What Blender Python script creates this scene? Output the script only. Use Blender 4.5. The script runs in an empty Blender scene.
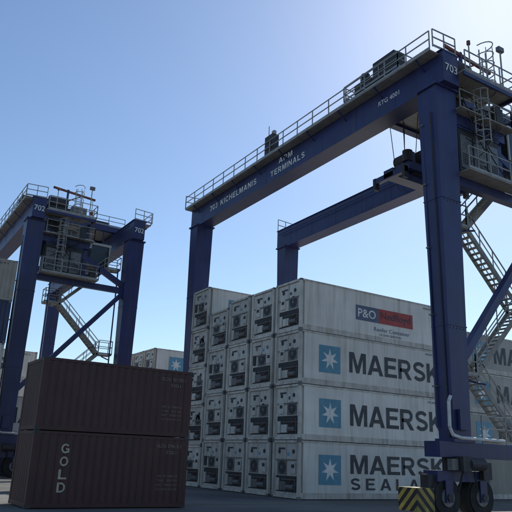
import bpy, bmesh, math, random
from mathutils import Vector, Matrix
random.seed(7)
scn = bpy.context.scene
scn.view_settings.view_transform = 'Standard'
scn.view_settings.look = 'None'
scn.view_settings.exposure = 0

# ------------------------------------------------------------------ materials
def mat(name, base, rough=0.55, var=0.18, scale=1.5, dirt=(0.10,0.085,0.07), dirt_amt=0.35,
        metal=0.0, ribs=0.0, rnd=0.0, bump=0.05):
    m = bpy.data.materials.new(name); m.use_nodes = True
    nt = m.node_tree; N = nt.nodes; L = nt.links
    b = N['Principled BSDF']
    b.inputs['Roughness'].default_value = rough
    b.inputs['Metallic'].default_value = metal
    tc = N.new('ShaderNodeTexCoord'); oi = N.new('ShaderNodeObjectInfo')
    mul = N.new('ShaderNodeMath'); mul.operation='MULTIPLY'; mul.inputs[1].default_value = 57.0
    L.new(oi.outputs['Random'], mul.inputs[0])
    add = N.new('ShaderNodeVectorMath'); add.operation='ADD'
    L.new(tc.outputs['Object'], add.inputs[0]); L.new(mul.outputs[0], add.inputs[1])
    n1 = N.new('ShaderNodeTexNoise'); n1.inputs['Scale'].default_value = scale; n1.inputs['Detail'].default_value = 6
    L.new(add.outputs[0], n1.inputs['Vector'])
    mp = N.new('ShaderNodeMapping'); mp.inputs['Scale'].default_value = (3.5,3.5,0.22)
    L.new(add.outputs[0], mp.inputs['Vector'])
    n2 = N.new('ShaderNodeTexNoise'); n2.inputs['Scale'].default_value = 1.0; n2.inputs['Detail'].default_value = 7
    n2.inputs['Roughness'].default_value = 0.65
    L.new(mp.outputs[0], n2.inputs['Vector'])
    r1 = N.new('ShaderNodeMapRange'); r1.inputs[1].default_value=0.3; r1.inputs[2].default_value=0.7
    r1.inputs[3].default_value = 1.0-var; r1.inputs[4].default_value = 1.0+var*0.5
    L.new(n1.outputs[0], r1.inputs[0])
    last = r1.outputs[0]
    if rnd > 0:
        rr = N.new('ShaderNodeMapRange'); rr.inputs[3].default_value = 1.0-rnd; rr.inputs[4].default_value = 1.0
        L.new(oi.outputs['Random'], rr.inputs[0])
        mm = N.new('ShaderNodeMath'); mm.operation='MULTIPLY'
        L.new(last, mm.inputs[0]); L.new(rr.outputs[0], mm.inputs[1]); last = mm.outputs[0]
    vm = N.new('ShaderNodeVectorMath'); vm.operation='SCALE'
    vm.inputs[0].default_value = base; L.new(last, vm.inputs['Scale'])
    r2 = N.new('ShaderNodeMapRange'); r2.inputs[1].default_value=0.48; r2.inputs[2].default_value=0.74
    r2.inputs[3].default_value = 0; r2.inputs[4].default_value = dirt_amt
    L.new(n2.outputs[0], r2.inputs[0])
    mix = N.new('ShaderNodeMix'); mix.data_type='RGBA'
    L.new(r2.outputs[0], mix.inputs[0]); L.new(vm.outputs[0], mix.inputs[6])
    mix.inputs[7].default_value = (*dirt,1)
    L.new(mix.outputs[2], b.inputs['Base Color'])
    h = n1.outputs[0]
    bp = N.new('ShaderNodeBump'); bp.inputs['Strength'].default_value = bump; bp.inputs['Distance'].default_value = 0.05
    L.new(h, bp.inputs['Height'])
    nrm = bp.outputs[0]
    if ribs > 0:
        w = N.new('ShaderNodeTexWave'); w.wave_type='BANDS'; w.bands_direction='X'; w.wave_profile='SIN'
        w.inputs['Scale'].default_value = ribs
        L.new(tc.outputs['Object'], w.inputs['Vector'])
        b2 = N.new('ShaderNodeBump'); b2.inputs['Strength'].default_value=0.25; b2.inputs['Distance'].default_value=0.02
        L.new(w.outputs[0], b2.inputs['Height']); L.new(nrm, b2.inputs['Normal']); nrm = b2.outputs[0]
    L.new(nrm, b.inputs['Normal'])
    return m

M = {}
M['white']  = mat('reefer_white', (0.80,0.775,0.715), 0.5, 0.14, 0.8, dirt=(0.40,0.34,0.26), dirt_amt=0.65, ribs=1.1, rnd=0.18)
M['frame']  = mat('reefer_frame', (0.62,0.59,0.53), 0.55, 0.2, 2.0, dirt=(0.22,0.15,0.10), dirt_amt=0.85, rnd=0.2)
M['grey']   = mat('container_grey', (0.46,0.44,0.40), 0.6, 0.15, 1.0, dirt=(0.24,0.19,0.15), rnd=0.25)
M['beige']  = mat('container_beige', (0.36,0.33,0.275), 0.6, 0.15, 1.0, dirt=(0.2,0.15,0.12), rnd=0.2)
M['brown']  = mat('container_brown', (0.050,0.014,0.014), 0.5, 0.3, 1.2, dirt=(0.045,0.022,0.020), dirt_amt=0.6)
M['navy']   = mat('container_navy', (0.025,0.040,0.10), 0.5, 0.2, 1.2, rnd=0.2)
M['machine']= mat('machinery_dark', (0.030,0.030,0.034), 0.6, 0.3, 5.0)
M['metal']  = mat('machinery_metal', (0.18,0.18,0.18), 0.45, 0.3, 6.0, metal=0.3)
M['label']  = mat('reefer_panel', (0.60,0.58,0.53), 0.45, 0.18, 3.0, dirt=(0.22,0.17,0.13), dirt_amt=0.6, rnd=0.25)
M['starbl'] = mat('logo_blue', (0.11,0.33,0.46), 0.5, 0.12, 2.0, dirt=(0.3,0.35,0.35), dirt_amt=0.3, rnd=.2)
M['ink']    = mat('logo_ink', (0.035,0.042,0.055), 0.5, 0.3, 3.0, dirt=(0.2,0.2,0.2), dirt_amt=0.25)
M['red']    = mat('logo_red', (0.42,0.045,0.04), 0.5, 0.2, 2.0, dirt_amt=0.2)
M['pblue']  = mat('logo_navy', (0.10,0.13,0.22), 0.5, 0.2, 2.0, dirt_amt=0.2)
M['paintw'] = mat('lettering_white', (0.78,0.78,0.75), 0.5, 0.15, 3.0, dirt_amt=0.35)
M['cream']  = mat('lettering_cream', (0.46,0.42,0.33), 0.6, 0.3, 4.0, dirt_amt=0.6)
M['faded']  = mat('lettering_faded', (0.24,0.20,0.17), 0.6, 0.4, 6.0, dirt=(0.05,0.03,0.025), dirt_amt=0.8)
M['blue']   = mat('crane_blue', (0.021,0.029,0.118), 0.42, 0.25, 0.9, dirt=(0.05,0.05,0.075), dirt_amt=0.7, rnd=0.1)
M['galv']   = mat('galvanised_steel', (0.33,0.33,0.31), 0.5, 0.2, 3.0, metal=0.2)
M['stair']  = mat('stair_steel', (0.28,0.27,0.245), 0.55, 0.25, 3.0)
M['glass']  = mat('cab_glass', (0.03,0.045,0.05), 0.1, 0.1, 2.0, dirt_amt=0.1)
M['tyre']   = mat('tyre_rubber', (0.022,0.022,0.022), 0.85, 0.3, 5.0)
M['pipe']   = mat('pipe_white', (0.6,0.6,0.58), 0.5, 0.15, 3.0)
M['rust']   = mat('rusty_steel', (0.20,0.07,0.045), 0.8, 0.4, 4.0, dirt_amt=0.5)

def hazard():
    m = mat('hazard_stripes', (0.42,0.31,0.06), 0.6, 0.35, 3.0, dirt=(.08,.07,.05), dirt_amt=.7)
    nt=m.node_tree;N=nt.nodes;L=nt.links
    b=N['Principled BSDF']; src=b.inputs['Base Color'].links[0].from_socket
    tc=N.new('ShaderNodeTexCoord'); d=N.new('ShaderNodeVectorMath'); d.operation='DOT_PRODUCT'
    L.new(tc.outputs['Object'],d.inputs[0]); d.inputs[1].default_value=(2.4,2.4,2.4)
    f=N.new('ShaderNodeMath'); f.operation='FRACT'; L.new(d.outputs['Value'],f.inputs[0])
    g=N.new('ShaderNodeMath'); g.operation='GREATER_THAN'; g.inputs[1].default_value=0.5; L.new(f.outputs[0],g.inputs[0])
    mx=N.new('ShaderNodeMix'); mx.data_type='RGBA'; L.new(g.outputs[0],mx.inputs[0])
    L.new(src,mx.inputs[6]); mx.inputs[7].default_value=(0.02,0.02,0.02,1)
    L.new(mx.outputs[2],b.inputs['Base Color']); return m
M['hazard']=hazard()

# ------------------------------------------------------------------ mesh builder
class MB:
    def __init__(s): s.v=[]; s.f=[]; s.m=[]; s.mats=[]
    def mi(s,k):
        if k not in s.mats: s.mats.append(k)
        return s.mats.index(k)
    def hexa(s,c,k):
        o=len(s.v); s.v+= [tuple(p) for p in c]; i=s.mi(k)
        for q in ((3,2,1,0),(4,5,6,7),(0,1,5,4),(1,2,6,5),(2,3,7,6),(3,0,4,7)):
            s.f.append(tuple(o+a for a in q)); s.m.append(i)
    def box(s,a,b,k):
        x0,y0,z0=a; x1,y1,z1=b
        s.hexa([(x0,y0,z0),(x1,y0,z0),(x1,y1,z0),(x0,y1,z0),(x0,y0,z1),(x1,y0,z1),(x1,y1,z1),(x0,y1,z1)],k)
    def taper(s,cx,cy,z0,z1,a0,b0,a1,b1,k):
        s.hexa([(cx-a0/2,cy-b0/2,z0),(cx+a0/2,cy-b0/2,z0),(cx+a0/2,cy+b0/2,z0),(cx-a0/2,cy+b0/2,z0),
                (cx-a1/2,cy-b1/2,z1),(cx+a1/2,cy-b1/2,z1),(cx+a1/2,cy+b1/2,z1),(cx-a1/2,cy+b1/2,z1)],k)
    def beam(s,p,q,w,h,k,up=(0,0,1)):
        p=Vector(p);q=Vector(q);d=(q-p).normalized();u=Vector(up)
        if abs(d.dot(u))>0.99: u=Vector((1,0,0))
        sd=d.cross(u).normalized(); u=sd.cross(d).normalized()
        a=sd*w/2;b=u*h/2
        s.hexa([p-a-b,p+a-b,p+a+b,p-a+b,q-a-b,q+a-b,q+a+b,q-a+b],k)
    def cyl(s,p,q,r,k,n=14,r2=None):
        p=Vector(p);q=Vector(q);d=(q-p).normalized();u=Vector((0,0,1))
        if abs(d.z)>0.99: u=Vector((1,0,0))
        a=d.cross(u).normalized();b=a.cross(d); r2=r if r2 is None else r2
        o=len(s.v);i=s.mi(k)
        for c,rr in((p,r),(q,r2)):
            for j in range(n):
                t=2*math.pi*j/n; s.v.append(tuple(c+a*rr*math.cos(t)+b*rr*math.sin(t)))
        for j in range(n):
            s.f.append((o+j,o+(j+1)%n,o+n+(j+1)%n,o+n+j)); s.m.append(i)
        s.f.append(tuple(o+j for j in range(n))); s.m.append(i)
        s.f.append(tuple(o+n+j for j in range(n))); s.m.append(i)
    def rail(s,p,q,k='galv',h=1.1,sp=1.5,r=0.024):
        p=Vector(p);q=Vector(q);L=(q-p).length;n=max(1,round(L/sp))
        for i in range(n+1):
            c=p.lerp(q,i/n); s.beam(c,c+Vector((0,0,h)),r*2,r*2,k)
        for z in (h,h*0.55): s.beam(p+Vector((0,0,z)),q+Vector((0,0,z)),r*2,r*2,k)
        s.beam(p+Vector((0,0,.07)),q+Vector((0,0,.07)),.02,.12,k)
    def corr(s,p0,d,L,inw,z0,z1,k,pitch=0.28,dep=0.036):
        p0=Vector(p0);d=Vector(d);inw=Vector(inw);n=int(L/pitch);pitch=L/n
        pts=[]
        for i in range(n):
            x=i*pitch
            for fx,dd in((0,0),(.28,0),(.5,1),(.78,1)): pts.append(p0+d*(x+fx*pitch)+inw*dep*dd)
        pts.append(p0+d*L); o=len(s.v); i=s.mi(k)
        for p in pts: s.v.append((p.x,p.y,z0)); s.v.append((p.x,p.y,z1))
        for j in range(len(pts)-1):
            s.f.append((o+2*j,o+2*j+2,o+2*j+3,o+2*j+1)); s.m.append(i)
    def mesh(s,name,recalc=True):
        me=bpy.data.meshes.new(name); me.from_pydata(s.v,[],s.f)
        for k in s.mats: me.materials.append(M[k])
        for p,i in zip(me.polygons,s.m): p.material_index=i
        if recalc:
            bm=bmesh.new(); bm.from_mesh(me); bmesh.ops.recalc_face_normals(bm,faces=bm.faces); bm.to_mesh(me); bm.free()
        me.update(); return me

def obj(name,me,loc=(0,0,0),rot=0.0,parent=None,mtx=None):
    o=bpy.data.objects.new(name,me); scn.collection.objects.link(o)
    o.location=loc; o.rotation_euler=(0,0,rot)
    if mtx is not None: o.matrix_local=mtx
    if parent: o.parent=parent
    return o

# block capitals drawn as polygons (heavy grotesque signwriting)
def arc(cx,cy,rx,ry,a0,a1,n=10):
    return [(cx+rx*math.cos(math.radians(a0+(a1-a0)*i/n)),cy+ry*math.sin(math.radians(a0+(a1-a0)*i/n))) for i in range(n+1)]
def ribbon(pts,t,closed=False):
    n=len(pts); L=[];R=[]
    for i in range(n):
        if closed: a=pts[i-1]; c=pts[(i+1)%n]
        else: a=pts[max(0,i-1)]; c=pts[min(n-1,i+1)]
        dx,dy=c[0]-a[0],c[1]-a[1]; l=math.hypot(dx,dy) or 1
        nx,ny=-dy/l*t/2,dx/l*t/2
        L.append((pts[i][0]+nx,pts[i][1]+ny)); R.append((pts[i][0]-nx,pts[i][1]-ny))
    out=[]
    for i in range(n if closed else n-1):
        j=(i+1)%n; out.append([R[i],R[j],L[j],L[i]])
    return out
def rc(x0,y0,x1,y1): return [(x0,y0),(x1,y0),(x1,y1),(x0,y1)]
GL={
'M':(1.0,[[(0,0),(0,1),(.28,1),(.5,.34),(.72,1),(1,1),(1,0),(.81,0),(.81,.74),(.585,0),(.415,0),(.19,.74),(.19,0)]]),
'A':(.96,[[(0,0),(.36,1),(.481,1),(.481,.76),(.22,0)],[(.96,0),(.60,1),(.479,1),(.479,.76),(.74,0)],rc(.25,.2,.71,.37)]),
'E':(.78,[[(0,0),(0,1),(.76,1),(.76,.83),(.21,.83),(.21,.6),(.7,.6),(.7,.43),(.21,.43),(.21,.17),(.78,.17),(.78,0)]]),
'K':(.94,[rc(0,0,.21,1),[(.205,.28),(.205,.54),(.62,1),(.89,1),(.51,.58),(.94,0),(.67,0),(.36,.43)]]),
'R':(.88,[rc(0,0,.21,1)]+ribbon([(.1,.91),(.45,.91)]+arc(.5,.685,.22,.225,80,-80,8)+[(.45,.46),(.1,.46)],.18)+[[(.34,.42),(.58,.42),(.88,0),(.63,0)]]),
'P':(.82,[rc(0,0,.21,1)]+ribbon([(.1,.91),(.45,.91)]+arc(.5,.67,.22,.24,80,-80,8)+[(.45,.43),(.1,.43)],.18)),
'T':(.84,[rc(.315,0,.525,1),rc(0,.82,.84,1)]),
'I':(.21,[rc(0,0,.21,1)]),
'H':(.86,[rc(0,0,.21,1),rc(.65,0,.86,1),rc(.2,.42,.66,.59)]),
'C':(.90,ribbon(arc(.48,.5,.38,.41,42,318,18),.19)),
' ':(.4,[]),
'0':(.78,ribbon(arc(.39,.5,.29,.41,0,350,23),.19,True)),
'7':(.74,[rc(0,.82,.74,1),[(.50,.83),(.74,.83),(.38,0),(.15,0)]]),
'3':(.76,ribbon(arc(.36,.715,.27,.195,150,-75,12),.18)+ribbon(arc(.37,.285,.29,.195,75,-155,12),.18)),
'S':(.84,ribbon(arc(.42,.715,.30,.195,20,245,12)+arc(.42,.285,.31,.195,65,-160,12),.185)),
'L':(.72,[rc(0,0,.21,1),rc(.2,0,.72,.18)]),
'N':(.86,[[(0,0),(0,1),(.22,1),(.66,.32),(.66,1),(.86,1),(.86,0),(.65,0),(.2,.69),(.2,0)]]),
'D':(.86,[rc(0,0,.21,1)]+ribbon([(.1,.91),(.36,.91)]+arc(.4,.5,.36,.41,84,-84,12)+[(.36,.09),(.1,.09)],.18)),
'O':(.96,ribbon(arc(.48,.5,.38,.41,0,350,23),.19,True)),
'G':(.94,ribbon(arc(.48,.5,.38,.41,40,325,18),.19)+[rc(.52,.36,.92,.52),rc(.74,.08,.92,.37)]),
}
_tc={}
def block_mesh(body,matk,gap=.14):
    key=('B',body,matk,gap)
    if key in _tc: return _tc[key]
    vs=[];fs=[];x=0;n=0
    for ch in body:
        w,ps=GL[ch]
        for p in ps:
            b=len(vs); vs+=[(x+a,c,n*.0003) for a,c in p]; fs.append(tuple(range(b,b+len(p)))); n=(n+1)%12
        x+=w+gap
    W=x-gap; vs=[(a/W,c,d) for a,c,d in vs]
    me=bpy.data.meshes.new('lettering_'+body.lower()); me.from_pydata(vs,[],fs); me.materials.append(M[matk]); me.update()
    _tc[key]=me; return me
def text_mesh(body,matk,bold=0.0,space=1.0):
    key=(body,matk,bold,space)
    if key in _tc: return _tc[key]
    cu=bpy.data.curves.new('t','FONT'); cu.body=body; cu.space_character=space
    cu.resolution_u=3
    o=bpy.data.objects.new('t',cu); scn.collection.objects.link(o)
    dg=bpy.context.evaluated_depsgraph_get(); dg.update()
    src=bpy.data.meshes.new_from_object(o.evaluated_get(dg))
    bpy.data.objects.remove(o)
    V=[v.co.copy() for v in src.vertices]; Fc=[tuple(p.vertices) for p in src.polygons]
    vs=[];fs=[]
    offs=[(0,0)]
    if bold>0: offs+=[(bold*math.cos(math.pi*j/4),bold*math.sin(math.pi*j/4)) for j in range(8)]
    for n,(dx,dy) in enumerate(offs):
        b=len(vs); vs+=[(v.x+dx,v.y+dy,n*.0005) for v in V]; fs+=[tuple(b+a for a in f) for f in Fc]
    xs=[v[0] for v in vs]; ys=[v[1] for v in vs]
    x0,x1,y0,y1=min(xs),max(xs),min(ys),max(ys)
    vs=[((v[0]-x0)/(x1-x0),(v[1]-y0)/(y1-y0),v[2]) for v in vs]
    me=bpy.data.meshes.new('lettering_'+body.lower()); me.from_pydata(vs,[],fs); me.materials.append(M[matk]); me.update()
    _tc[key]=me; return me
def lettering(parent,body,matk,pos,w,h,face='-y',bold=0.0,name='lettering',space=1.0,block=False,gap=.14):
    me=block_mesh(body,matk,gap) if block else text_mesh(body,matk,bold,space)
    if face=='-y': R=Matrix(((1,0,0),(0,0,-1),(0,1,0)))
    else: R=Matrix(((0,0,-1),(-1,0,0),(0,1,0)))   # -x face
    m=Matrix.Translation(pos) @ R.to_4x4() @ Matrix.Diagonal((w,h,1,1))
    o=obj(name,me,parent=parent); o.matrix_local=m; return o

def star_logo():
    s=MB(); n=7
    i=s.mi('starbl'); s.v+=[(0,0,0),(1.5,0,0),(1.5,0,1.5),(0,0,1.5)]; s.f.append((0,1,2,3)); s.m.append(i)
    i=s.mi('paintw'); o=len(s.v); s.v.append((.75,-.004,.75))
    for j in range(2*n):
        r=.60 if j%2==0 else .24; t=math.pi/2+math.pi*j/n
        s.v.append((.75+r*math.cos(t),-.004,.75+r*math.sin(t)))
    for j in range(2*n):
        s.f.append((o,o+1+(j+1)%(2*n),o+1+j)); s.m.append(i)
    return s.mesh('star_logo')
STAR=star_logo()

# ------------------------------------------------------------------ containers
Wd=2.44
def frame(s,L,H,k):
    W=Wd
    for x in(0,L-.16):
        for y in(0,W-.16): s.box((x,y,.12),(x+.16,y+.16,H-.12),k)
    for x in(-.004,L-.174):
        for y in(-.004,W-.158):
            for z in(0,H-.12): s.box((x,y,z),(x+.178,y+.162,z+.12),'metal' if k!='brown' else 'machine')
    for y in(0.002,W-.082): # side rails
        s.box((.16,y,.02),(L-.16,y+.08,.17),k); s.box((.16,y,H-.11),(L-.16,y+.08,H-.01),k)
    for x in(0.002,L-.082):
        s.box((x,.16,.02),(x+.08,W-.16,.17),k); s.box((x,.16,H-.13),(x+.08,W-.16,H-.01),k)
    s.box((.05,.05,H-.06),(L-.05,W-.05,H-.03),k)
    s.box((.05,.05,.08),(L-.05,W-.05,.14),'machine')

def reefer(H,var,body='white'):
    s=MB(); L=12.19; W=Wd
    frame(s,L,H,'frame')
    s.box((.30,.022,.17),(L-.05,W-.022,H-.065),body)
    for y in(0.012,W-.022):
        s.box((.16,y,.17),(L-.16,y+.010,.32),'frame')
    for q in range(1,6):
        xx=.3+q*(L-.35)/6
        s.box((xx-.02,.019,.32),(xx+.02,.022,H-.11),body)
    e=.10
    s.box((e,.16,.17),(e+.2,W-.16,H-.13),'label')
    a=e-.001
    zt=H-.18
    s.box((a-.03,.24,zt-.78),(a,W/2-.03,zt),'label'); s.box((a-.03,W/2+.03,zt-.78),(a,W-.24,zt),'label')
    for y in((.62,1.75) if var!=1 else (.55,1.85)):
        s.cyl((a-.055,y,zt-.4),(a-.03,y,zt-.4),.11,'machine' if var!=2 else 'metal',14)
    s.box((a-.036,.95,zt-.62),(a-.031,1.12,zt-.45),'starbl' if var else 'ink')
    s.box((a-.036,1.32,zt-.3),(a-.031,1.95,zt-.2),'ink')
    s.box((a-.035,.24,zt-.86),(a,W-.24,zt-.80),'metal')
    z1=.30+(.95 if var!=1 else .8)
    s.box((a-.004,.26,.30),(a,W-.26,z1),'machine')
    s.cyl((a-.06,.45,.55),(a-.06,1.05,.55),.13,'metal',10)
    s.box((a-.07,1.2,.38),(a-.005,1.75,.8),'metal' if var else 'label')
    s.box((a-.06,1.85,.36),(a-.005,2.08,.98),'label')
    s.beam((a-.04,.3,.92),(a-.04,1.6,.92),.04,.04,'metal') 
    s.beam((a-.05,.36,.34),(a-.05,.36,1.1),.03,.03,'metal')
    s.beam((a-.05,.3,1.1),(a-.05,1.0,.7),.03,.03,'rust')
    fy=.82 if var==0 else (1.62 if var==1 else 1.22)
    fz=z1+.42
    s.box((a-.012,fy-.45,fz-.38),(a-.002,fy+.45,fz+.38),'metal')
    s.cyl((a-.03,fy,fz),(a-.013,fy,fz),.33,'machine',20)
    s.cyl((a-.045,fy,fz),(a-.03,fy,fz),.09,'metal',10)
    for k in range(5):
        dz=-.26+.13*k; hw=math.sqrt(max(.0,.33**2-dz*dz))
        s.beam((a-.036,fy-hw,fz+dz),(a-.036,fy+hw,fz+dz),.010,.012,'metal')
    cy=1.75 if var==0 else (.55 if var==1 else .42)
    if var==2: s.box((a-.06,1.86,fz-.3),(a-.003,2.14,fz+.28),'machine')
    s.box((a-.07,cy-.2,fz-.3),(a-.003,cy+.25,fz+.25),'label'); s.box((a-.075,cy-.12,fz-.02),(a-.07,cy+.14,fz+.16),'machine')
    for y in(.18,W/2+.01):
        s.box((L-.055,y,.17),(L-.02,y+W/2-.2,H-.13),'label')
    for y in(.4,.95,1.5,2.05): s.cyl((L-.0,y,.15),(L-.0,y,H-.12),.02,'metal',8)
    return s.mesh('reefer_mesh')
def dry(L,H,k):
    s=MB(); W=Wd; frame(s,L,H,k)
    s.corr((.16,.012,0),(1,0,0),L-.32,(0,1,0),.17,H-.11,k)
    s.corr((.16,W-.012,0),(1,0,0),L-.32,(0,-1,0),.17,H-.11,k)
    s.corr((.012,.16,0),(0,1,0),W-.32,(1,0,0),.17,H-.13,k)
    for y in(.17,W/2+.01): s.box((L-.07,y,.17),(L-.03,y+W/2-.18,H-.13),k)
    for y in(.4,.95,1.5,2.05): s.cyl((L-.01,y,.15),(L-.01,y,H-.12),.022,'metal',8)
    return s.mesh('dry_mesh')
_mc={}
def cont(kind,H,loc,var=0,L=12.19,k='white',logo=None):
    key=(kind,H,var,L,k)
    if key not in _mc: _mc[key]=reefer(H,var,k) if kind=='r' else dry(L,H,k)
    nm='refrigerated_container' if kind=='r' else 'shipping_container'
    o=obj(nm,_mc[key],(loc[0]+random.uniform(-.05,.05),loc[1]+random.uniform(-.03,.03),loc[2]),random.uniform(-.0015,.0015))
    yy=.008
    zs=(H-2.9)*0.5
    if logo in('m','ms'):
        sp=obj('star_logo',STAR,parent=o); sp.location=(1.30,yy,.72+zs)
        if logo=='m': lettering(o,'MAERSK','ink',(3.45,yy,.90+zs),7.35,1.16,block=True,gap=.10)
        else:
            lettering(o,'MAERSK','ink',(3.45,yy,1.30+zs),7.35,.98,block=True,gap=.10)
            lettering(o,'SEALAND','ink',(3.45,yy,.48+zs),7.35,.60,block=True,gap=.45)
    if logo=='s':
        sp=obj('star_logo',STAR,parent=o); sp.location=(1.60,yy,.72+zs)
    if logo=='p':
        s=MB()
        i=s.mi('pblue'); s.v+=[(4.0,0,1.12),(5.75,0,1.12),(5.75,0,2.0),(4.0,0,2.0)]; s.f.append((0,1,2,3)); s.m.append(i)
        i=s.mi('red'); s.v+=[(5.77,0,1.12),(8.6,0,1.12),(8.6,0,2.0),(5.77,0,2.0)]; s.f.append((4,5,6,7)); s.m.append(i)
        p=obj('logo_panel',s.mesh('logo_panel'),parent=o); p.location=(0,yy,0)
        lettering(o,'P&O','paintw',(4.15,yy-.004,1.3),1.4,.52,bold=.02)
        lettering(o,'Nedlloyd','ink',(5.95,yy-.004,1.28),2.45,.55,bold=.01)
        lettering(o,'Reefer Container','pblue',(5.4,yy,.62),2.9,.24)
        lettering(o,'OCEAN SERVICES','ink',(5.8,yy,.38),1.8,.13)
    code=random.choice(['MSWU','MWCU','MNBU','PONU'])+' %06d %d'%(random.randint(0,999999),random.randint(0,9))
    if k in('white','grey','beige'):
        lettering(o,code,'ink',(L-2.6,yy,H-.36),2.0,.14)
    return o

X0,Y0=20.3,27.9; P=2.70
rows=[[2.9]*4,[2.9]*4,[2.9]*4,[2.9,2.9,2.9,2.59],[2.59,2.59,2.59,2.59,2.9]]
logos={(0,0):'ms',(0,1):'m',(0,2):'m',(0,3):'p',(4,4):'s'}
for i,hs in enumerate(rows):
    z=0.02
    for t,h in enumerate(hs):
        cont('r',h,(X0,Y0+P*i,z),var=random.choice([0,0,1,2]),logo=logos.get((i,t),'m' if i else None)); z+=h+.006
for bx,hh,kk in((32.95,2.59,'grey'),(46.1,2.59,'white')):
    for i in range(5):
        z=.02
        for t in range(4 if (bx<40 or i>1) else 3):
            k=kk if (t!=0) else 'beige'
            cont('r',hh,(bx,Y0+P*i,z),var=t%3,k=k,logo='m' if t else None); z+=hh+.006
for i in range(5):
    z=.02
    for t in range(4):
        cont('r',2.9 if i<3 else 2.59,(24.2,56.8+P*i,z),var=random.randint(0,2),logo='s' if t==3 else 'm'); z+=(2.9 if i<3 else 2.59)+.006
for i in range(3):
    z=.02
    for t in range(4):
        cont('r',2.59,(2.0,60+P*i,z),var=t%3,logo='m'); z+=2.596
for i in range(2):
    cont('d',2.9,(6.75,52.2+P*i,.02),k='navy'); cont('r',2.9,(6.75,52.2+P*i,2.926),var=1,logo='m')
z=.02
for t,(k,kk) in enumerate((('r','white'),('d','navy'),('r','white'),('d','navy'),('d','beige'))):
    cont(k,2.9,(-3.6,45.6,z),k=kk,logo='m' if k=='r' else None); z+=2.906
for i in range(4):
    z=.02
    for t in range(3):
        cont('r',2.9,(38,56.8+P*i,z),var=t,logo='m'); z+=2.906

for z in(.02,2.62):
    o=cont('d',2.59,(5.95,23.9,z),L=6.06,k='brown')
    yy=.006
    if z<1:
        for j,ch in enumerate('GOLD'):
            lettering(o,ch,'cream',(1.02,yy,1.84-j*.44),.30,.33,block=True)
        lettering(o,'GLDU 074615 3','faded',(4.7,yy,2.18),1.05,.13,bold=.01)
        lettering(o,'22G1','faded',(5.1,yy,1.95),.45,.12,bold=.01)
    else:
        lettering(o,'GLDU 307203 1','faded',(4.7,yy,2.15),1.05,.13,bold=.01)
        lettering(o,'22G1','faded',(5.1,yy,1.92),.45,.12,bold=.01)
    for q,tx in enumerate(('MAX GR 30480 KG','TARE   2230 KG','NET   28250 KG','CU CAP 33.2 M')): lettering(o,tx,'faded',(4.8,yy,1.1-.16*q),.85,.07)

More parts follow.
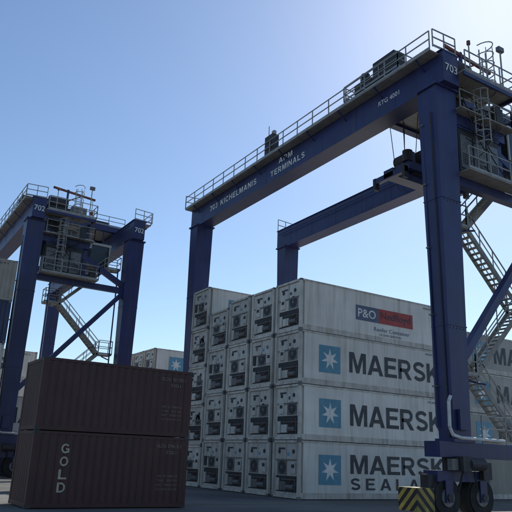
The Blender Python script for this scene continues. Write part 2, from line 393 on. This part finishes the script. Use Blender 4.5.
# ------------------------------------------------------------------ cranes
def crane(x0,y0,label,ty,words=None,SP=23.9,WB=8.2):
    root=bpy.data.objects.new('gantry_crane',None); scn.collection.objects.link(root); root.location=(x0,y0,0)
    ZB,ZT=18.9,20.5
    s=MB()
    for x in(0,WB):
        for y in(0,SP):
            s.taper(x,y,2.9,ZB,1.0,.78,1.36,1.15,'blue')
            s.box((x-.62,y-.5,2.84),(x+.62,y+.5,2.96),'blue')
            s.box((x-.78,y-.68,ZB-.10),(x+.78,y+.68,ZB+.002),'blue')
            for zz in(7.5,13.2): 
                f=(zz-2.9)/(ZB-2.9); a=1.0+.36*f+.05; b=.78+.37*f+.05
                s.box((x-a/2,y-b/2,zz),(x+a/2,y+b/2,zz+.05),'blue')
                for dx in(-.4,-.2,0,.2,.4): s.cyl((x+dx,y-b/2-.012,zz-.08),(x+dx,y-b/2+.03,zz-.08),.025,'metal',6)
        s.box((x-.5,-.95,ZB),(x+.5,SP+.9,ZT),'blue')
        s.box((x-.58,-.97,ZT),(x+.58,SP+.92,ZT+.05),'blue')
        s.box((x-.56,.70,ZB-.05),(x+.56,SP-.70,ZB-.003),'blue')
        s.box((x-.05,-.9,ZT+.05),(x+.05,SP+.85,ZT+.16),'metal')
        y=2.2
        while y<SP:
            s.box((x-.508,y,ZB+.01),(x+.508,y+.03,ZT-.01),'blue'); y+=2.95
    for y in(0,SP):
        s.box((-1.35,y-.40,2.25),(WB+1.35,y+.40,2.84),'blue')
    y=0
    s.box((.5,y-.2,14.3),(WB-.5,y+.2,14.75),'blue')
    s.beam((.35,y,5.9),(WB-.5,y,14.4),.34,.34,'blue')
    s.beam((.55,y,18.6),(WB-.5,y,14.9),.34,.42,'blue')
    s.box((.5,-.35,17.35),(4.4,.35,17.95),'blue'); s.beam((4.2,0,17.4),(4.2,0,14.7),.3,.3,'blue')
    s.beam((2.2,0,14.7),(4.1,0,17.4),.2,.2,'blue')
    obj('portal_frame',s.mesh('portal_frame'),parent=root)
    s=MB()
    for x in(0,WB):
        for y in(0,SP):
            s.box((x-1.5,y-.36,1.35),(x+1.5,y+.36,1.75),'blue'); s.box((x-.45,y-.34,1.75),(x+.45,y+.34,2.25),'machine')
            for dx in(-.98,.98):
                s.box((x+dx-.2,y-.46,.6),(x+dx+.2,y-.40,1.4),'blue'); s.box((x+dx-.2,y+.40,.6),(x+dx+.2,y+.46,1.4),'blue')
                s.cyl((x+dx,y-.27,.78),(x+dx,y+.27,.78),.78,'tyre',32)
                s.cyl((x+dx,y-.33,.78),(x+dx,y-.27,.78),.68,'tyre',32); s.cyl((x+dx,y-.38,.78),(x+dx,y-.33,.78),.34,'metal',18); s.cyl((x+dx,y-.50,.78),(x+dx,y-.38,.78),.14,'machine',12)
            s.cyl((x-.1,y-.66,2.02),(x+.75,y-.66,2.02),.24,'machine',16); s.box((x-.55,y-.82,1.75),(x-.1,y-.42,2.3),'machine')
            s.box((x-.95,y-.62,1.78),(x-.6,y-.38,2.2),'metal'); s.box((x+.85,y-.6,1.45),(x+1.35,y-.38,2.1),'machine')
            s.cyl((x-.35,y-.6,1.75),(x-.6,y-.55,1.0),.04,'tyre',8); s.cyl((x+.3,y-.6,1.75),(x+.5,y-.55,1.0),.04,'tyre',8)
    obj('wheel_bogies',s.mesh('wheel_bogies'),parent=root)
    s=MB()
    for y in(0,SP):
        for sx in(-1,1):
            xa=-2.75 if sx<0 else WB+1.85
            s.box((xa,y-.48,.30),(xa+.90,y+.48,1.12),'hazard')
            xb=-1.85 if sx<0 else WB+1.5
            s.box((xb,y-.2,.75),(xb+.35,y+.2,1.6),'machine')
    obj('bumper',s.mesh('bumper'),parent=root)
    s=MB()
    for x,sg in((0,-1),(WB,1)):
        xa=x+sg*.5; xb=x+sg*1.1
        s.box((min(xa,xb),-.7,ZT-.12),(max(xa,xb),SP+.9,ZT-.06),'stair')
        s.rail((xb,-.7,ZT-.06),(xb,SP+.9,ZT-.06),h=1.0)
        s.rail((x-sg*.45,SP+.9,ZT+.06),(xb,SP+.9,ZT-.02),sp=.8)
        s.rail((x-sg*.45,-.9,ZT+.06),(xb,-.9,ZT-.02),sp=.8,h=.95)
        y=.2
        while y<SP: s.beam((x+sg*.5,y,ZT-.6),(xb,y,ZT-.14),.06,.06,'blue'); y+=2.9
    s.box((.5,-1.3,ZT-.9),(4.4,-.2,ZT-.83),'stair'); s.beam((.5,-1.25,ZT-1.0),(4.4,-1.25,ZT-1.0),.1,.2,'blue'); s.beam((4.35,-1.25,ZT-1.0),(4.35,.6,ZT-1.0),.1,.2,'blue')
    s.rail((.6,-1.3,ZT-.83),(4.4,-1.3,ZT-.83)); s.rail((4.4,-1.3,ZT-.83),(4.4,.4,ZT-.83),sp=.9)
    s.beam((4.2,0,17.9),(4.2,0,ZT-1),.2,.2,'blue')
    s.box((.5,.3,17.95),(4.6,1.2,18.0),'stair'); s.rail((.8,-.7,17.95),(4.6,-.7,17.95)); s.rail((4.6,-.7,17.95),(4.6,1.2,17.95),sp=.9)
    s.box((.6,-.9,17.9),(4.6,-.36,17.95),'stair')
    s.box((1.0,.45,16.42),(5.0,1.1,16.48),'stair'); s.rail((2.0,1.1,16.48),(5.0,1.1,16.48))
    s.box((.8,-1.0,14.75),(5.2,-.21,14.81),'stair'); s.rail((.8,-1.0,14.81),(5.2,-1.0,14.81)); s.rail((5.2,-1.0,14.81),(5.2,-.2,14.81),sp=.8)
    obj('walkways',s.mesh('walkways'),parent=root)
    s=MB(); zA=2.3; R=3.55; xl,xr=2.9,6.5; lv=0; Ys=1.45; yA,yB=Ys-.35,Ys+.35
    z=zA
    while z<16:
        a,b=(xr,xl) if lv%2==0 else (xl,xr)
        rise=R; z2=z+rise
        for y in(yA,yB):
            s.beam((a,y,z),(b,y,z2),.05,.24,'stair')
            s.beam((a,y,z+1.0),(b,y,z2+1.0),.05,.05,'galv'); s.beam((a,y,z+.55),(b,y,z2+.55),.04,.04,'galv')
            for q in range(5):
                f=q/4; xx=a+(b-a)*f; zz=z+rise*f; s.beam((xx,y,zz),(xx,y,zz+1.0),.04,.04,'galv')
        n=int(rise/.22)
        for q in range(n):
            f=(q+.5)/n; xx=a+(b-a)*f; zz=z+rise*f; s.box((xx-.12,yA,zz-.02),(xx+.12,yB,zz+.02),'stair')
        sg=1 if b>a else -1
        la,lb=sorted((b,b+sg*1.1))
        s.box((la,yA-.1,z2-.06),(lb,yB+.1,z2),'stair')
        s.rail((la,yB+.1,z2),(lb,yB+.1,z2),sp=1.1); s.rail((b+sg*1.1,yA-.1,z2),(b+sg*1.1,yB+.1,z2),sp=.8); s.rail((la,yA-.1,z2),(lb,yA-.1,z2),sp=1.1)
        s.beam(((la+lb)/2,.2,z2-.5),((la+lb)/2,yB,z2-.08),.08,.08,'blue')
        z=z2; lv+=1
    for xx in(xl-.9,xr+.9): s.beam((xx,yA-.15,2.84),(xx,yA-.15,16.6),.09,.09,'blue')
    for cx,cyy,za,zb in((3.0,-.5,17.95,ZT+1.6),(2.0,-.75,14.8,19.2)):
        for dx in(-.25,.25): s.beam((cx+dx,cyy,za),(cx+dx,cyy,zb),.05,.05,'galv')
        n=int((zb-za)/.3)
        for q in range(n): s.beam((cx-.25,cyy,za+.3*q),(cx+.25,cyy,za+.3*q),.03,.03,'galv')
        for q in range(int((zb-za-1.4)/.55)+1):
            zz=za+1.6+.55*q; pr=None
            for t in range(9):
                an=math.pi*t/8; p=(cx+.38*math.cos(an),cyy-.6*math.sin(an),zz)
                if pr: s.beam(pr,p,.04,.04,'galv')
                pr=p
        for t in(2,4,6):
            an=math.pi*t/8; s.beam((cx+.38*math.cos(an),cyy-.6*math.sin(an),za+1.6),(cx+.38*math.cos(an),cyy-.6*math.sin(an),zb-.1),.03,.03,'galv')
    obj('access_stairs',s.mesh('access_stairs'),parent=root)
    s=MB()
    s.box((1.0,-.30,15.0),(3.9,.9,17.3),'machine'); s.box((.95,-.34,17.22),(3.95,.94,17.32),'blue')
    for xx in(1.1,2.05,3.0):
        s.box((xx,-.33,15.2),(xx+.8,-.30,16.9),'metal')
        for q in range(6): s.box((xx+.1,-.345,15.4+.1*q),(xx+.7,-.331,15.44+.1*q),'machine')
    s.box((1.0,.4,18.05),(2.4,1.1,19.5),'machine'); s.box((2.6,.45,18.05),(3.5,1.0,19.0),'metal')
    s.cyl((.8,.1,ZT+.3),(2.3,.1,ZT+.3),.45,'machine',18)
    s.box((.7,-.3,ZT-.83),(2.5,.6,ZT-.1),'machine'); s.box((2.7,-.1,ZT-.83),(3.9,.5,ZT+.3),'metal')
    s.beam((3.9,-.9,ZT-.8),(3.9,-.9,ZT+1.9),.06,.06,'galv'); s.box((3.7,-1.0,ZT+1.7),(4.1,-.8,ZT+1.95),'metal')
    s.beam((1.2,-1.1,ZT-.8),(1.2,-1.1,ZT+.9),.05,.05,'galv'); s.cyl((1.2,-1.1,ZT+.9),(1.2,-1.1,ZT+1.1),.09,'rust',10)
    # jib hoist and wind-sensor mast over the machinery deck
    s.beam((2.3,.3,ZT-.1),(2.3,.3,ZT+1.7),.14,.14,'blue'); s.beam((1.1,.3,ZT+1.65),(4.6,.3,ZT+1.35),.12,.16,'rust'); s.beam((2.3,.3,ZT+.7),(3.4,.3,ZT+1.4),.08,.08,'rust')
    s.cyl((4.4,.3,ZT+1.3),(4.4,.3,ZT+.2),.02,'tyre',6); s.box((4.28,.2,ZT+.0),(4.52,.4,ZT+.25),'rust')
    for xx,yy,zz,hh in((.9,.9,16.5,1.2),(4.8,-.5,14.81,.9),(4.6,.7,16.48,1.3),(3.6,-.62,18.0,.9)): s.box((xx-.25,yy-.15,zz),(xx+.25,yy+.15,zz+hh),'machine')
    rr=random.Random(3)
    for q in range(16):
        xa,xb=rr.uniform(.8,2.2),rr.uniform(2.4,4.3); za,zb=rr.uniform(14.9,19.4),rr.uniform(14.9,19.4)
        yy=rr.uniform(-.9,-.45); pr=None
        for k in range(7):
            f=k/6; p=(xa+(xb-xa)*f,yy,za+(zb-za)*f-.5*math.sin(math.pi*f))
            if pr: s.beam(pr,p,.035,.035,'tyre')
            pr=p
    s.box((-1.04,12.6,ZT+.1),(-.55,13.5,ZT+1.4),'machine'); s.beam((-.8,13.4,ZT+1.4),(-.8,13.4,ZT+2.3),.04,.04,'galv'); s.beam((-.8,12.8,ZT+1.4),(-.8,12.8,ZT+1.7),.25,.2,'galv')
    s.cyl((-.62,.35,ZB-.3),(-.62,.35,3.4),.045,'blue',8); s.cyl((-.74,-.2,17.5),(-.54,-.2,3.0),.03,'machine',8)
    for zz in(5,8,11,14,17): s.box((-.72+(.0),.27,zz),(-.45,.43,zz+.06),'metal')
    pts=[(-.62,-.42,4.6),(-.74,-.42,4.4),(-.76,-.42,3.4),(-.6,-.42,3.1),(-.2,-.5,3.0),(2.4,-.5,2.98)]
    for a,b in zip(pts,pts[1:]): s.cyl(a,b,.07,'pipe',10)
    s.box((-.30,-.58,3.3),(.22,-.42,4.1),'blue')
    s.rail((1.2,-.38,2.84),(WB-1,-.38,2.84))
    obj('electrical_equipment',s.mesh('electrical_equipment'),parent=root)
    s=MB(); t=ty
    s.box((-.45,t,ZT+.25),(WB+.45,t+.45,ZT+.75),'blue'); s.box((-.45,t+3.8,ZT+.25),(WB+.45,t+4.25,ZT+.75),'blue')
    for x in(-.3,WB-.3): s.box((x,t+.45,ZT+.3),(x+.6,t+3.8,ZT+.7),'blue')
    for x in(0,WB):
        for y in(t+.3,t+3.9): s.cyl((x-.08,y,ZT+.36),(x+.08,y,ZT+.36),.2,'metal',16)
    s.box((.3,t+1.2,ZT+.45),(WB-.3,t+3.8,ZT+.52),'stair')
    s.cyl((2.0,t+2.1,ZT+1.15),(6.2,t+2.1,ZT+1.15),.5,'machine',20)
    s.box((.5,t+1.3,ZT+.52),(1.8,t+3.0,ZT+1.7),'metal'); s.box((6.4,t+1.2,ZT+.52),(7.6,t+2.8,ZT+1.5),'machine')
    s.box((-.4,t+.3,ZT+.75),(.4,t+1.9,ZT+1.95),'machine'); s.box((-.4,t+2.2,ZT+.75),(.2,t+3.4,ZT+1.35),'machine'); s.cyl((-.1,t+2.8,ZT+1.35),(-.1,t+2.8,ZT+1.85),.25,'machine',12)
    s.rail((-.45,t,ZT+.75),(WB+.45,t,ZT+.75),h=.9); s.rail((-.45,t,ZT+.75),(-.45,t+4.2,ZT+.75),h=.9); s.rail((-.45,t+4.25,ZT+.75),(WB+.45,t+4.25,ZT+.75),h=.9)
    cx,cy=5.2,t-.1
    s.box((cx,cy-1.9,16.7),(cx+1.7,cy,16.85),'machine'); s.box((cx,cy-.9,16.85),(cx+1.7,cy,18.6),'pipe'); s.box((cx+.05,cy-1.85,16.85),(cx+1.65,cy-.9,18.6),'glass'); s.box((cx-.05,cy-1.95,18.6),(cx+1.75,cy+.05,18.8),'pipe')
    for x in(cx,cx+1.62):
        s.box((x,cy-1.9,16.85),(x+.08,cy-1.82,18.6),'pipe'); s.beam((x,cy-.1,18.8),(x,cy+.3,ZT+.4),.12,.12,'blue')
    hx0,hx1=2.5,5.7; hy=t+3.0; hz=17.3
    s.box((hx0,hy-.7,hz),(hx1,hy+.7,hz+.45),'blue'); s.box((hx0+.9,hy-.75,hz+.46),(hx1-.9,hy+.3,hz+1.3),'machine'); s.cyl((hx0+.1,hy-.5,hz+.46),(hx0+.1,hy-.5,hz+1.1),.28,'machine',14)
    for x in(hx0+.4,hx1-.4):
        s.cyl((x,hy-.5,hz+.75),(x,hy+.5,hz+.75),.42,'machine',20); s.box((x-.12,hy-.65,hz+.3),(x+.12,hy-.52,hz+1.1),'blue'); s.box((x-.12,hy+.52,hz+.3),(x+.12,hy+.65,hz+1.1),'blue')
        for dy in(-.4,.4):
            for dx in(-.4,.4): s.cyl((x+dx,hy+dy,hz+.75),(x+dx*1.6,hy+dy*1.4,ZT+.8),.022,'machine',6)
    s.box((1.6,hy-.35,hz-.55),(6.6,hy+.35,hz-.1),'blue'); s.box((hx0+.6,hy-.5,hz-.12),(hx1-.6,hy+.5,hz+.02),'machine')
    for x in(1.6,6.35):
        s.box((x,hy-1.22,hz-.62),(x+.25,hy+1.22,hz-.3),'blue')
        for y in(hy-1.22,hy+1.0): s.box((x-.02,y,hz-.95),(x+.27,y+.2,hz-.28),'machine')
    obj('trolley_and_spreader',s.mesh('trolley_and_spreader'),parent=root)
    s=MB(); y=ty+5
    while y<SP-14:
        pr=None
        for q in range(9):
            f=q/8; p=(WB-.75,y+1.1*f,ZT-.6-.8*math.sin(math.pi*f)**.8)
            if pr: s.beam(pr,p,.04,.04,'machine')
            pr=p
        y+=1.1
    s.beam((WB-.75,-.5,ZT-.45),(WB-.75,SP+.4,ZT-.45),.08,.08,'blue')
    obj('festoon_cable',s.mesh('festoon_cable'),parent=root)
    for x in(0,WB): lettering(root,label,'paintw',(x-.4,-.976,19.45),.8,.42,bold=.01)
    if words:
        lettering(root,'703','paintw',(-.514,21.7,19.42),1.15,.42,face='-x',block=True)
        lettering(root,'KICHELMANIS','paintw',(-.514,20.1,19.42),4.9,.42,face='-x',block=True,gap=.22)
        lettering(root,'APM','paintw',(-.514,12.6,19.87),1.5,.36,face='-x',block=True,gap=.22)
        lettering(root,'TERMINALS','paintw',(-.514,13.5,19.25),3.7,.38,face='-x',block=True,gap=.22)
        lettering(root,'RTG 4001','paintw',(-.514,3.4,19.55),1.5,.26,face='-x',bold=.008)
    return root
crane(21.1,18.3,'703',2.0,words=True)
crane(10.0,48.9,'702',4.0)

# ------------------------------------------------------------------ ground
def ground():
    m=bpy.data.materials.new('asphalt'); m.use_nodes=True; nt=m.node_tree;N=nt.nodes;L=nt.links;b=N['Principled BSDF']
    tc=N.new('ShaderNodeTexCoord')
    n1=N.new('ShaderNodeTexNoise');n1.inputs['Scale'].default_value=.18;n1.inputs['Detail'].default_value=9
    n2=N.new('ShaderNodeTexNoise');n2.inputs['Scale'].default_value=25;n2.inputs['Detail'].default_value=4
    for n in(n1,n2): L.new(tc.outputs['Object'],n.inputs['Vector'])
    ad=N.new('ShaderNodeMath');ad.operation='ADD';L.new(n1.outputs[0],ad.inputs[0]);L.new(n2.outputs[0],ad.inputs[1])
    cr=N.new('ShaderNodeValToRGB');cr.color_ramp.elements[0].position=.7;cr.color_ramp.elements[0].color=(.08,.078,.074,1)
    cr.color_ramp.elements[1].position=1.0;cr.color_ramp.elements[1].color=(.19,.18,.165,1)
    half=N.new('ShaderNodeMath');half.operation='MULTIPLY';half.inputs[1].default_value=.85;L.new(ad.outputs[0],half.inputs[0])
    L.new(half.outputs[0],cr.inputs[0]);L.new(cr.outputs[0],b.inputs['Base Color']);b.inputs['Roughness'].default_value=.85
    bp=N.new('ShaderNodeBump');bp.inputs['Strength'].default_value=.3;bp.inputs['Distance'].default_value=.01;L.new(n2.outputs[0],bp.inputs['Height']);L.new(bp.outputs[0],b.inputs['Normal'])
    M['asphalt']=m
ground()
M['concrete']=mat('concrete_pad',(0.26,0.25,0.23),.85,.3,1.0,dirt_amt=.4)
M['yline']=mat('line_paint',(0.45,0.36,0.10),.7,.3,3.0,dirt_amt=.5)
s=MB(); i=s.mi('asphalt'); s.v+=[(-2500,-2500,0),(2500,-2500,0),(2500,2500,0),(-2500,2500,0)]; s.f.append((0,1,2,3)); s.m.append(i)
obj('ground',s.mesh('ground'))
s=MB()
for y in(18.3,42.2,48.9,72.8):
    s.v+=[(-60,y-.8,.004),(90,y-.8,.004),(90,y+.8,.004),(-60,y+.8,.004)]; o=len(s.v); s.f.append((o-4,o-3,o-2,o-1)); s.m.append(s.mi('concrete'))
obj('pavement',s.mesh('crane_runway'))
s=MB()
for y in(20.2,25.6):
    s.v+=[(-60,y-.07,.008),(90,y-.07,.008),(90,y+.07,.008),(-60,y+.07,.008)]; o=len(s.v); s.f.append((o-4,o-3,o-2,o-1)); s.m.append(s.mi('yline'))
obj('road_marking',s.mesh('road_marking'))

# ------------------------------------------------------------------ light
el=math.radians(39.5); az=math.radians(55.6)
w=bpy.data.worlds.new('World'); scn.world=w; w.use_nodes=True
nt=w.node_tree; bg=nt.nodes['Background']; sky=nt.nodes.new('ShaderNodeTexSky'); sky.sky_type='NISHITA'
sky.sun_disc=False; sky.sun_elevation=el; sky.sun_rotation=az; sky.dust_density=0.35; sky.air_density=1.1; sky.ozone_density=4.0
nt.links.new(sky.outputs[0],bg.inputs[0]); bg.inputs[1].default_value=.135
sd=bpy.data.lights.new('sun','SUN'); sd.energy=5; sd.angle=math.radians(.5); sd.color=(1,.95,.87)
so=bpy.data.objects.new('sun',sd); scn.collection.objects.link(so)
dv=Vector((math.sin(az)*math.cos(el),math.cos(az)*math.cos(el),math.sin(el)))
so.rotation_euler=dv.to_track_quat('Z','Y').to_euler(); so.location=dv*100

# ------------------------------------------------------------------ camera
p=math.radians(17.5); r=math.radians(2.2); ya=math.radians(58.2)
F=Vector((math.cos(ya),math.sin(ya),0)); Rt=Vector((math.sin(ya),-math.cos(ya),0)); Z=Vector((0,0,1))
f3=F*math.cos(p)+Z*math.sin(p); u3=-F*math.sin(p)+Z*math.cos(p)
rx=Rt*math.cos(r)+u3*math.sin(r); ux=u3*math.cos(r)-Rt*math.sin(r)
cd=bpy.data.cameras.new('camera'); cd.sensor_width=36; cd.lens=45; cd.clip_end=6000
co=bpy.data.objects.new('camera',cd); scn.collection.objects.link(co)
m3=Matrix((rx,ux,-f3)).transposed(); co.matrix_world=Matrix.Translation((0,0,1.95))@m3.to_4x4()
scn.camera=co
print('objects',len(bpy.data.objects))
